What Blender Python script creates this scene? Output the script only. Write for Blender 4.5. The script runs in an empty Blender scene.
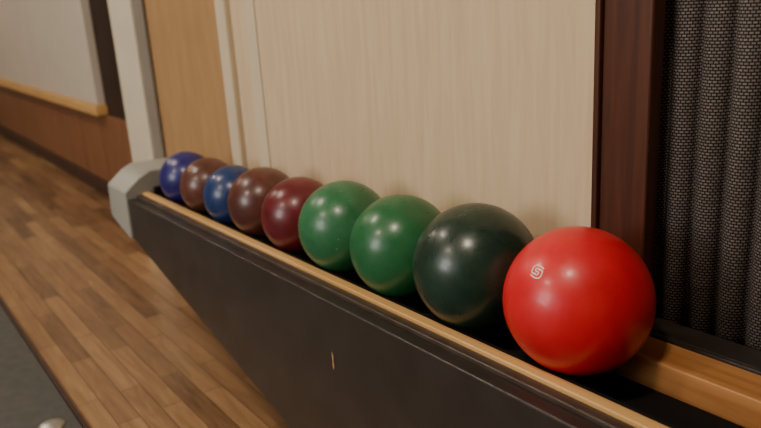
import bpy, bmesh, math, random
from mathutils import Matrix, Vector
random.seed(4)
CZ=.775
col=bpy.context.scene.collection
def lin(c):
    return tuple(((x/255)/12.92 if x/255<=.04045 else ((x/255+.055)/1.055)**2.4) for x in c)+(1,)
# ---------- materials ----------
def base(name,rgb,rough=.5,spec=.5,coat=0,metal=0):
    m=bpy.data.materials.new(name); m.use_nodes=True
    b=m.node_tree.nodes['Principled BSDF']
    b.inputs['Base Color'].default_value=lin(rgb); b.inputs['Roughness'].default_value=rough
    b.inputs['Specular IOR Level'].default_value=spec; b.inputs['Coat Weight'].default_value=coat
    b.inputs['Coat Roughness'].default_value=.12
    b.inputs['Metallic'].default_value=metal
    return m,m.node_tree,b
def ramp(nt,fac,stops):
    r=nt.nodes.new('ShaderNodeValToRGB'); e=r.color_ramp.elements
    while len(e)<len(stops): e.new(.5)
    for i,(p,c) in enumerate(stops): e[i].position=p; e[i].color=lin(c)
    nt.links.new(fac,r.inputs[0]); return r.outputs[0]
def coords(nt,scale,rot=(0,0,0)):
    t=nt.nodes.new('ShaderNodeTexCoord'); m=nt.nodes.new('ShaderNodeMapping')
    m.inputs['Scale'].default_value=scale; m.inputs['Rotation'].default_value=rot
    nt.links.new(t.outputs['Object'],m.inputs[0]); return m.outputs[0]
def noise(nt,vec,scale,detail=4,rough=.5,dist=0):
    n=nt.nodes.new('ShaderNodeTexNoise'); n.inputs['Scale'].default_value=scale; n.inputs['Detail'].default_value=detail
    n.inputs['Roughness'].default_value=rough; n.inputs['Distortion'].default_value=dist
    nt.links.new(vec,n.inputs['Vector']); return n.outputs['Fac']
def bump(nt,b,h,strength,dist=.002):
    n=nt.nodes.new('ShaderNodeBump'); n.inputs['Strength'].default_value=strength; n.inputs['Distance'].default_value=dist
    nt.links.new(h,n.inputs['Height']); nt.links.new(n.outputs[0],b.inputs['Normal'])
def wood(name,c1,c2,scale=(40,3,40),rough=.4,spec=.5,nscale=1.0,coat=0):
    m,nt,b=base(name,c1,rough,spec,coat)
    v=coords(nt,scale); f=noise(nt,v,nscale,5,.6,.4)
    nt.links.new(ramp(nt,f,[(.32,c1),(.68,c2)]),b.inputs['Base Color'])
    bump(nt,b,f,.06,.001); return m
def plain(name,c,rough=.5,spec=.5,var=8,ns=6):
    m,nt,b=base(name,c,rough,spec)
    f=noise(nt,coords(nt,(1,1,1)),ns,3)
    nt.links.new(ramp(nt,f,[(.3,tuple(max(0,x-var) for x in c)),(.7,tuple(min(255,x+var) for x in c))]),b.inputs['Base Color'])
    return m
def ballmat(name,c1,c2,fleck,fl=.74,ns=18,rough=.28):
    m,nt,b=base(name,c1,rough,.5,.15)
    b.inputs['Coat Roughness'].default_value=.18
    v=coords(nt,(1,1,1)); f=noise(nt,v,ns,6,.65,1.2)
    c=ramp(nt,f,[(.35,c1),(.68,c2)])
    s=noise(nt,v,190,2,.5); sr=nt.nodes.new('ShaderNodeValToRGB'); e=sr.color_ramp.elements
    e[0].position=fl; e[1].position=fl+.03
    nt.links.new(s,sr.inputs[0])
    mx=nt.nodes.new('ShaderNodeMix'); mx.data_type='RGBA'
    nt.links.new(sr.outputs[0],mx.inputs[0]); nt.links.new(c,mx.inputs[6]); mx.inputs[7].default_value=lin(fleck)
    nt.links.new(mx.outputs[2],b.inputs['Base Color'])
    sc=noise(nt,coords(nt,(60,8,25),(.6,.3,.9)),3,6,.75,.5)
    rr=nt.nodes.new('ShaderNodeMapRange'); rr.inputs[1].default_value=.35; rr.inputs[2].default_value=.7
    rr.inputs[3].default_value=rough-.05; rr.inputs[4].default_value=rough+.12
    nt.links.new(sc,rr.inputs[0]); nt.links.new(rr.outputs[0],b.inputs['Roughness'])
    bump(nt,b,sc,.03,.0004)
    return m

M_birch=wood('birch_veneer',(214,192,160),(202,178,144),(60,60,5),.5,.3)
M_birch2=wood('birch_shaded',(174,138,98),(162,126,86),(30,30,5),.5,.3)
M_cream=plain('cream_paint',(208,198,176),.45,.4,4)
M_creamw=plain('casing_paint',(208,192,164),.45,.4,4)
M_grayt=plain('trim_shaded_side',(128,120,110),.45,.4,4)  # grey colour stands in for shade on the corner trim's side
M_post=wood('mahogany',(88,48,30),(60,31,21),(60,60,4),.4,.4)
M_wains=wood('wainscot_wood',(138,94,66),(110,73,50),(30,30,3),.4,.4)
M_baseb=wood('dark_baseboard',(68,48,42),(54,38,32),(20,20,3),.45,.3)
M_dark=plain('dark_brown',(46,32,25),.6,.3,5)
M_board=plain('board_laminate',(200,190,176),.35,.5,3)
M_oak=wood('oak_rail',(216,174,114),(194,148,88),(60,2.5,60),.34,.5)
M_oak2=wood('oak_back_rail',(194,138,82),(160,104,56),(60,2.5,60),.36,.45)
M_body=plain('black_body_paint',(48,42,39),.34,.55,5,14)
M_lip=plain('lip_paint_reflection',(66,56,49),.34,.5,8,30)  # body paint lightened to carry the grey reflection along the lip
M_felt=plain('black_felt',(16,14,14),.8,.2,3)
M_cap=plain('grey_plastic',(150,150,143),.42,.4,5)
M_wall=plain('wall_paint',(200,184,160),.7,.2,4)
M_ceil=plain('ceiling_paint',(200,192,178),.8,.2,3)
M_mat=plain('rubber_mat',(74,74,71),.6,.3,5,40)
M_metal,_,_=base('steel',(205,205,200),.35,.5,0,1)
M_white=plain('white_ink',(245,220,212),.5,.3,2)
M_chip=plain('chipped_paint',(190,155,100),.7,.2,10,60)

def floor_mat():
    m,nt,b=base('parquet',(150,100,60),.3,.5)
    v=coords(nt,(1,1,1),(0,0,math.radians(90)))
    br=nt.nodes.new('ShaderNodeTexBrick'); nt.links.new(v,br.inputs['Vector'])
    br.inputs['Scale'].default_value=1; br.inputs['Brick Width'].default_value=.34; br.inputs['Row Height'].default_value=.044
    br.inputs['Mortar Size'].default_value=.0008; br.inputs['Bias'].default_value=0; br.offset=.37; br.offset_frequency=2
    br.inputs['Color1'].default_value=(0,0,0,1); br.inputs['Color2'].default_value=(1,1,1,1); br.inputs['Mortar'].default_value=(.3,.3,.3,1)
    g=noise(nt,coords(nt,(34,3.4,1)),1.4,7,.7,.9)
    mx=nt.nodes.new('ShaderNodeMix'); mx.data_type='FLOAT'; mx.inputs[0].default_value=.66
    bw=nt.nodes.new('ShaderNodeRGBToBW'); nt.links.new(br.outputs['Color'],bw.inputs[0])
    nt.links.new(bw.outputs[0],mx.inputs[2]); nt.links.new(g,mx.inputs[3])
    c=ramp(nt,mx.outputs[0],[(.26,(74,54,39)),(.42,(118,88,62)),(.56,(138,105,73)),(.74,(164,130,92))])
    m2=nt.nodes.new('ShaderNodeMix'); m2.data_type='RGBA'; nt.links.new(br.outputs['Fac'],m2.inputs[0])
    nt.links.new(c,m2.inputs[6]); m2.inputs[7].default_value=lin((62,44,32)); nt.links.new(m2.outputs[2],b.inputs['Base Color'])
    bump(nt,b,g,.06,.001)
    return m
M_floor=floor_mat()
def curtain_mat():
    m,nt,b=base('woven_fabric',(60,58,58),.85,.15)
    uv=nt.nodes.new('ShaderNodeTexCoord')
    br=nt.nodes.new('ShaderNodeTexBrick'); nt.links.new(uv.outputs['UV'],br.inputs['Vector'])
    br.inputs['Scale'].default_value=1; br.inputs['Brick Width'].default_value=.0054; br.inputs['Row Height'].default_value=.0034
    br.inputs['Mortar Size'].default_value=.0009; br.inputs['Mortar Smooth'].default_value=.4
    br.inputs['Color1'].default_value=lin((136,126,120)); br.inputs['Color2'].default_value=lin((112,104,100)); br.inputs['Mortar'].default_value=lin((38,33,33))
    nt.links.new(br.outputs['Color'],b.inputs['Base Color']); return m
M_curt=curtain_mat()

# ---------- geometry helpers ----------
def mkobj(name,bm,mat,parent=None,smooth=False,bevel=0):
    me=bpy.data.meshes.new(name); bmesh.ops.recalc_face_normals(bm,faces=bm.faces); bm.to_mesh(me); bm.free()
    if mat: me.materials.append(mat)
    if smooth:
        for p in me.polygons: p.use_smooth=True
    o=bpy.data.objects.new(name,me); col.objects.link(o)
    if parent: o.parent=parent
    if bevel:
        b=o.modifiers.new('b','BEVEL'); b.width=bevel; b.segments=3; b.limit_method='ANGLE'; b.angle_limit=math.radians(30)
        w=o.modifiers.new('w','WEIGHTED_NORMAL')
    return o
def box(name,x0,x1,y0,y1,z0,z1,mat,parent=None,bevel=0):
    bm=bmesh.new()
    vs=[bm.verts.new((x,y,z)) for x in(x0,x1) for y in(y0,y1) for z in(z0,z1)]
    for f in((0,1,3,2),(4,6,7,5),(0,4,5,1),(2,3,7,6),(0,2,6,4),(1,5,7,3)): bm.faces.new([vs[i] for i in f])
    return mkobj(name,bm,mat,parent,False,bevel)
def loft(name,sections,mat,parent=None,bevel=0,smooth=False):
    bm=bmesh.new(); rings=[[bm.verts.new(p) for p in s] for s in sections]; n=len(rings[0])
    for a,b in zip(rings,rings[1:]):
        for i in range(n): bm.faces.new((a[i],a[(i+1)%n],b[(i+1)%n],b[i]))
    bm.faces.new(rings[0]); bm.faces.new(rings[-1][::-1])
    return mkobj(name,bm,mat,parent,smooth,bevel)
def empty(name,loc=(0,0,0)):
    e=bpy.data.objects.new(name,None); e.location=loc; e.empty_display_size=.1; col.objects.link(e); return e

# ---------- room ----------
FX=-3.5; FY0=-3.0; FY1=8.0; CH=2.5; PX=.883
box('floor',FX,1.4,FY0,FY1,-.1,0,M_floor)
box('ceiling',FX,1.4,FY0,FY1,CH,CH+.1,M_ceil)
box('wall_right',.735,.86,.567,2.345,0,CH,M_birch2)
box('wall_behind_curtain',.86,.96,FY0,.567,0,CH,M_dark)
box('wall_passage',PX,PX+.12,2.345,FY1,0,CH,M_dark)
box('wall_far',FX,1.26,FY1,FY1+.1,0,CH,M_wall)
box('wall_rear',FX,.96,FY0-.1,FY0,0,CH,M_wall)
lw=empty('wall_left')
box('below',FX-.1,FX,FY0,FY1,0,.9,M_wall,lw); box('above',FX-.1,FX,FY0,FY1,2.3,CH,M_wall,lw)
box('side_a',FX-.1,FX,FY0,-.6,.9,2.3,M_wall,lw); box('side_b',FX-.1,FX,3.4,FY1,.9,2.3,M_wall,lw)
wn=empty('window_1')
for yy in (-.6,1.37,3.34): box('mullion',FX-.08,FX-.02,yy,yy+.06,.9,2.3,M_cream,wn)
box('sill',FX-.08,FX+.06,-.6,3.4,.88,.92,M_cream,wn); box('head',FX-.08,FX-.02,-.6,3.4,2.24,2.3,M_cream,wn)
ws=empty('wainscot')
for i in range(14):
    y0=2.36+i*.41; box('plank_%d'%i,PX-.014,PX-.0005,y0,y0+.406,.062,.36,M_wains,ws,.002)
box('baseboard_passage',PX-.026,PX-.0005,2.35,FY1,.001,.062,M_baseb,None,.004)
wb=empty('wall_board')
box('panel',PX-.036,PX-.0005,3.12,7.6,.404,1.9,M_board,wb,.003); box('trim_rail',PX-.050,PX-.0005,3.10,7.6,.362,.403,M_oak,wb,.004)
box('trim_corner',.715,.7345,2.150,2.345,0,CH,M_cream,None,.006)
box('trim_shaded_strip',.722,.7345,2.080,2.1495,0,CH,M_grayt,None,.004)  # strip coloured as the shadowed, rounded edge of the cream trim
dr=empty('door_1')
box('leaf',.7165,.7345,.565,1.402,.02,2.3,M_birch,dr,.002)
fr=empty('trim_door_casing')
box('stile',.710,.7345,1.535,1.582,0,2.38,M_creamw,fr,.006)
box('reveal',.724,.7345,1.450,1.5345,0,2.38,M_birch,fr,.003)
box('inner_stile',.714,.7345,1.4045,1.4495,0,2.38,M_creamw,fr,.004)
box('head',.710,.7345,.565,1.534,2.31,2.38,M_creamw,fr,.004)
pj=empty('door_post')
box('post',.718,.742,.492,.5560,0,CH,M_post,pj,.003)
box('edge_bead',.713,.742,.5563,.5645,0,CH,M_post,pj,.002)

def curtain():
    bm=bmesh.new(); uvl=bm.loops.layers.uv.new('UVMap')
    pts=[];P=.036;n=14
    for k in range(32):
        for j in range(n):
            t=j/n
            x=.776-.022*(abs(math.sin(math.pi*t))**.45)
            pts.append((x,.535-(k+t)*P))
    zs=[.02,.8,1.6,2.45]; arc=[0]
    for a,b in zip(pts,pts[1:]): arc.append(arc[-1]+math.hypot(a[0]-b[0],a[1]-b[1]))
    vs=[[bm.verts.new((p[0],p[1],z)) for z in zs] for p in pts]
    for i in range(len(pts)-1):
        for j in range(3):
            f=bm.faces.new((vs[i][j],vs[i+1][j],vs[i+1][j+1],vs[i][j+1]))
            for l,(a,z) in zip(f.loops,((arc[i],zs[j]),(arc[i+1],zs[j]),(arc[i+1],zs[j+1]),(arc[i],zs[j+1]))): l[uvl].uv=(a,z)
            f.smooth=True
    o=mkobj('folding_curtain',bm,M_curt)
    so=o.modifiers.new('s','SOLIDIFY'); so.thickness=.002
curtain()

# ---------- ball return rack ----------
S=.0158; G=.047; XC=.6055; Y0=.494; ZR=CZ-.3355-math.sqrt(.0812**2-G**2)
def zr(y): return ZR-S*(y-Y0)
rack=empty('ball_return_rack')
YN=-1.0; YE=1.735
def rail(name,x0,x1,dt,db,mat,bevel=.002,ya=YN,yb=YE-.015):
    secs=[]
    for y in (ya,yb): secs.append([(x0,y,zr(y)+db),(x1,y,zr(y)+db),(x1,y,zr(y)+dt),(x0,y,zr(y)+dt)])
    return loft(name,secs,mat,rack,bevel)
rail('front_rail',.5355,.5512,.0015,-.03,M_oak)
rail('front_felt',.5514,XC-G,0,-.034,M_felt,.001)
rail('back_rail',XC+G,.702,0,-.05,M_oak2)
rail('rear_strip',.7022,.7070,.003,-.05,M_body,.001)
rail('curtain_ledge',.7072,.748,.003,-.03,M_body,.002,YN,.488)
rail('channel_floor',XC-G,XC+G,-.034,-.05,M_felt,0)
def plank(name,x0,x1,dt,mat,ya,yb,bevel=.003,ex=0):
    secs=[]
    for y in (yb,.9,.7,ya):
        b=max(0.0,CZ-.511-.2406*(1.776-y)+ex); secs.append([(x0,y,b),(x1,y,b),(x1,y,zr(y)+dt),(x0,y,zr(y)+dt)])
    return loft(name,secs,mat,rack,bevel)
plank('front_panel',.499,.520,-.008,M_body,YN,YE-.015)
rail('front_lip',.5203,.5353,-.003,-.03,M_lip,.002)
plank('back_panel',.682,.7015,-.052,M_body,YN,YE-.015)
secs=[]
for y in (YE-.015,.9,.7,YN):
    b=max(0.001,CZ-.511-.2406*(1.776-y)+.01); secs.append([(.5203,y,b),(.6818,y,b),(.6818,y,b+.015),(.5203,y,b+.015)])
loft('bottom_panel',secs,M_body,rack)
def cap():
    def ring(y,zbot,ins=0):
        return [(.492+ins,y,CZ+zbot),(.712-ins,y,CZ+zbot),(.712-ins,y,CZ-.376-ins),(.560,y,CZ-.370-ins),(.530,y,CZ-.384-ins),(.494+ins,y,CZ-.412-ins)]
    loft('end_cap',[ring(1.715,-.525),ring(1.79,-.508),ring(1.845,-.492),ring(1.855,-.484,.006)],M_cap,rack,.004)
    rail('end_bumper',XC-.045,XC+.045,.012,-.03,M_felt,.004,1.700,1.7145)
cap()
bm=bmesh.new()
pts=[(0,.014),(.0022,.006),(.0012,-.002),(.0026,-.010),(.0002,-.017),(-.0014,-.008),(-.0006,0),(-.0016,.008)]
vs=[bm.verts.new((.4985,.846-p[0],CZ-.506+p[1])) for p in pts]; bm.faces.new(vs)
mkobj('paint_chip',bm,M_chip,rack)

# ---------- balls ----------
Rr=[.0808,.0800,.0738,.0730,.0670,.0668,.0614,.0614,.0610]
mats=[ballmat('ball_red',(214,24,38),(200,16,30),(225,60,50),.80,10,.36),
 ballmat('ball_black_green',(18,40,30),(28,56,42),(70,90,80),.76,14,.30),
 ballmat('ball_green_a',(26,90,50),(38,106,62),(120,160,120),.75,12,.31),
 ballmat('ball_green_b',(36,98,58),(50,114,74),(190,205,180),.74,12,.31),
 ballmat('ball_dark_red',(110,26,34),(82,18,26),(130,60,60),.78,14,.31),
 ballmat('ball_brown_a',(98,52,42),(66,34,30),(130,90,80),.78,14,.31),
 ballmat('ball_blue',(20,42,90),(30,58,108),(80,100,140),.78,12,.31),
 ballmat('ball_brown_b',(102,60,46),(74,42,34),(130,90,80),.78,14,.31),
 ballmat('ball_indigo',(42,38,116),(32,28,94),(90,90,150),.78,12,.31)]
y=Y0; cs=[]
for i,r in enumerate(Rr):
    if i: y+=(Rr[i-1]+r)*1.0003
    z=zr(y)+math.sqrt(r*r-G*G)+.0003
    bm=bmesh.new(); bmesh.ops.create_uvsphere(bm,u_segments=80,v_segments=56,radius=r)
    o=mkobj('bowling_ball',bm,mats[i],None,True)
    o.location=(XC,y,z); cs.append((o,Vector((XC,y,z)),r))
    if i: o.rotation_euler=(random.random()*3,random.random()*3,random.random()*3)
o,c,r=cs[0]
n=(Vector((-.0618,.0009,.0494))).normalized()
up=Vector((0,0,1)); t=-(up.cross(n).normalized()); t=n.cross(up).normalized()*-1; w=n.cross(t)
def on(a,b,h=.0002):
    v=(n*r+t*a+w*b).normalized(); return v*(r+h)
def stroke(name,pts,wd):
    for _ in range(3):
        q=[pts[0]]
        for a,b in zip(pts,pts[1:]):
            q+=[(a[0]*.75+b[0]*.25,a[1]*.75+b[1]*.25),(a[0]*.25+b[0]*.75,a[1]*.25+b[1]*.75)]
        q.append(pts[-1]); pts=q
    bm=bmesh.new(); prev=None
    for i,p in enumerate(pts):
        q=pts[min(i+1,len(pts)-1)]; q0=pts[max(i-1,0)]
        d=Vector((q[0]-q0[0],q[1]-q0[1])).normalized(); nn=Vector((-d.y,d.x))*wd/2
        a=bm.verts.new(on(p[0]+nn.x,p[1]+nn.y)); b=bm.verts.new(on(p[0]-nn.x,p[1]-nn.y))
        if prev: bm.faces.new((prev[0],prev[1],b,a))
        prev=(a,b)
    mkobj(name,bm,M_white,o)
s=.0068
big=[(.95,.75),(-.2,1.05),(-1.0,.8),(-1.0,-.1),(-.8,-.45),(-.1,-.35)]
for k,sg in (('a',1),('b',-1)):
    stroke('logo_outer_'+k,[(sg*p[0]*s,sg*p[1]*s) for p in big],.0013)
stroke('logo_core',[(.45*s,.45*s),(-.4*s,.5*s),(-.4*s,0),(.4*s,0),(.4*s,-.5*s),(-.45*s,-.45*s)],.0012)

# ---------- floor mat & stud ----------
mt=empty('floor_mat')
box('mat',-1.6,.250,-1,6,.0005,.007,M_mat,mt,.003); box('mat_edging',.2505,.259,-1,6,.0005,.008,M_baseb,mt,.002)
bm=bmesh.new(); bmesh.ops.create_uvsphere(bm,u_segments=32,v_segments=16,radius=.026)
for v in bm.verts: v.co.z*=.3
bmesh.ops.delete(bm,geom=[v for v in bm.verts if v.co.z<-.001],context='VERTS')
k=mkobj('floor_stud',bm,M_metal,None,True); k.location=(.203,1.43,.007)

# ---------- lamps ----------
def area(name,loc,size,power,color,rot=(0,0,0),sy=None):
    l=bpy.data.lights.new(name,'AREA'); l.energy=power; l.color=color; l.size=size
    if sy: l.shape='RECTANGLE'; l.size_y=sy
    else: l.shape='DISK'
    ob=bpy.data.objects.new(name,l); ob.location=loc; ob.rotation_euler=rot; col.objects.link(ob)
for (x,yy) in [(-.5,.2),(-.5,2.6),(-2.0,1.4),(-.3,5.0)]:
    area('ceiling_lamp',(x,yy,CH-.03),.26,26,(1,.84,.66))
area('daylight_window_lamp',(FX-.02,1.4,1.6),3.9,160,(1,.96,.90),(0,math.radians(-90),0),1.3)
w=bpy.data.worlds.new('w'); bpy.context.scene.world=w; w.use_nodes=True
w.node_tree.nodes['Background'].inputs[0].default_value=(.9,.95,1,1); w.node_tree.nodes['Background'].inputs[1].default_value=1.0

# ---------- camera ----------
yaw,pitch,roll=.6161,.2889,-.0626
f=Vector((math.sin(yaw)*math.cos(pitch),math.cos(yaw)*math.cos(pitch),-math.sin(pitch)))
r0=Vector((math.cos(yaw),-math.sin(yaw),0)); u0=r0.cross(f); c_,s_=math.cos(roll),math.sin(roll)
r1=c_*r0+s_*u0; u1=-s_*r0+c_*u0
cam=bpy.data.cameras.new('camera'); co=bpy.data.objects.new('camera',cam); col.objects.link(co)
Mx=Matrix.Identity(4)
for i in range(3): Mx[i][0]=r1[i];Mx[i][1]=u1[i];Mx[i][2]=-f[i]
Mx[2][3]=CZ; co.matrix_world=Mx
cam.sensor_width=36; cam.lens=749.2/761*36; cam.clip_start=.01
cam.dof.use_dof=True; cam.dof.focus_distance=.88; cam.dof.aperture_fstop=5.0
bpy.context.scene.camera=co
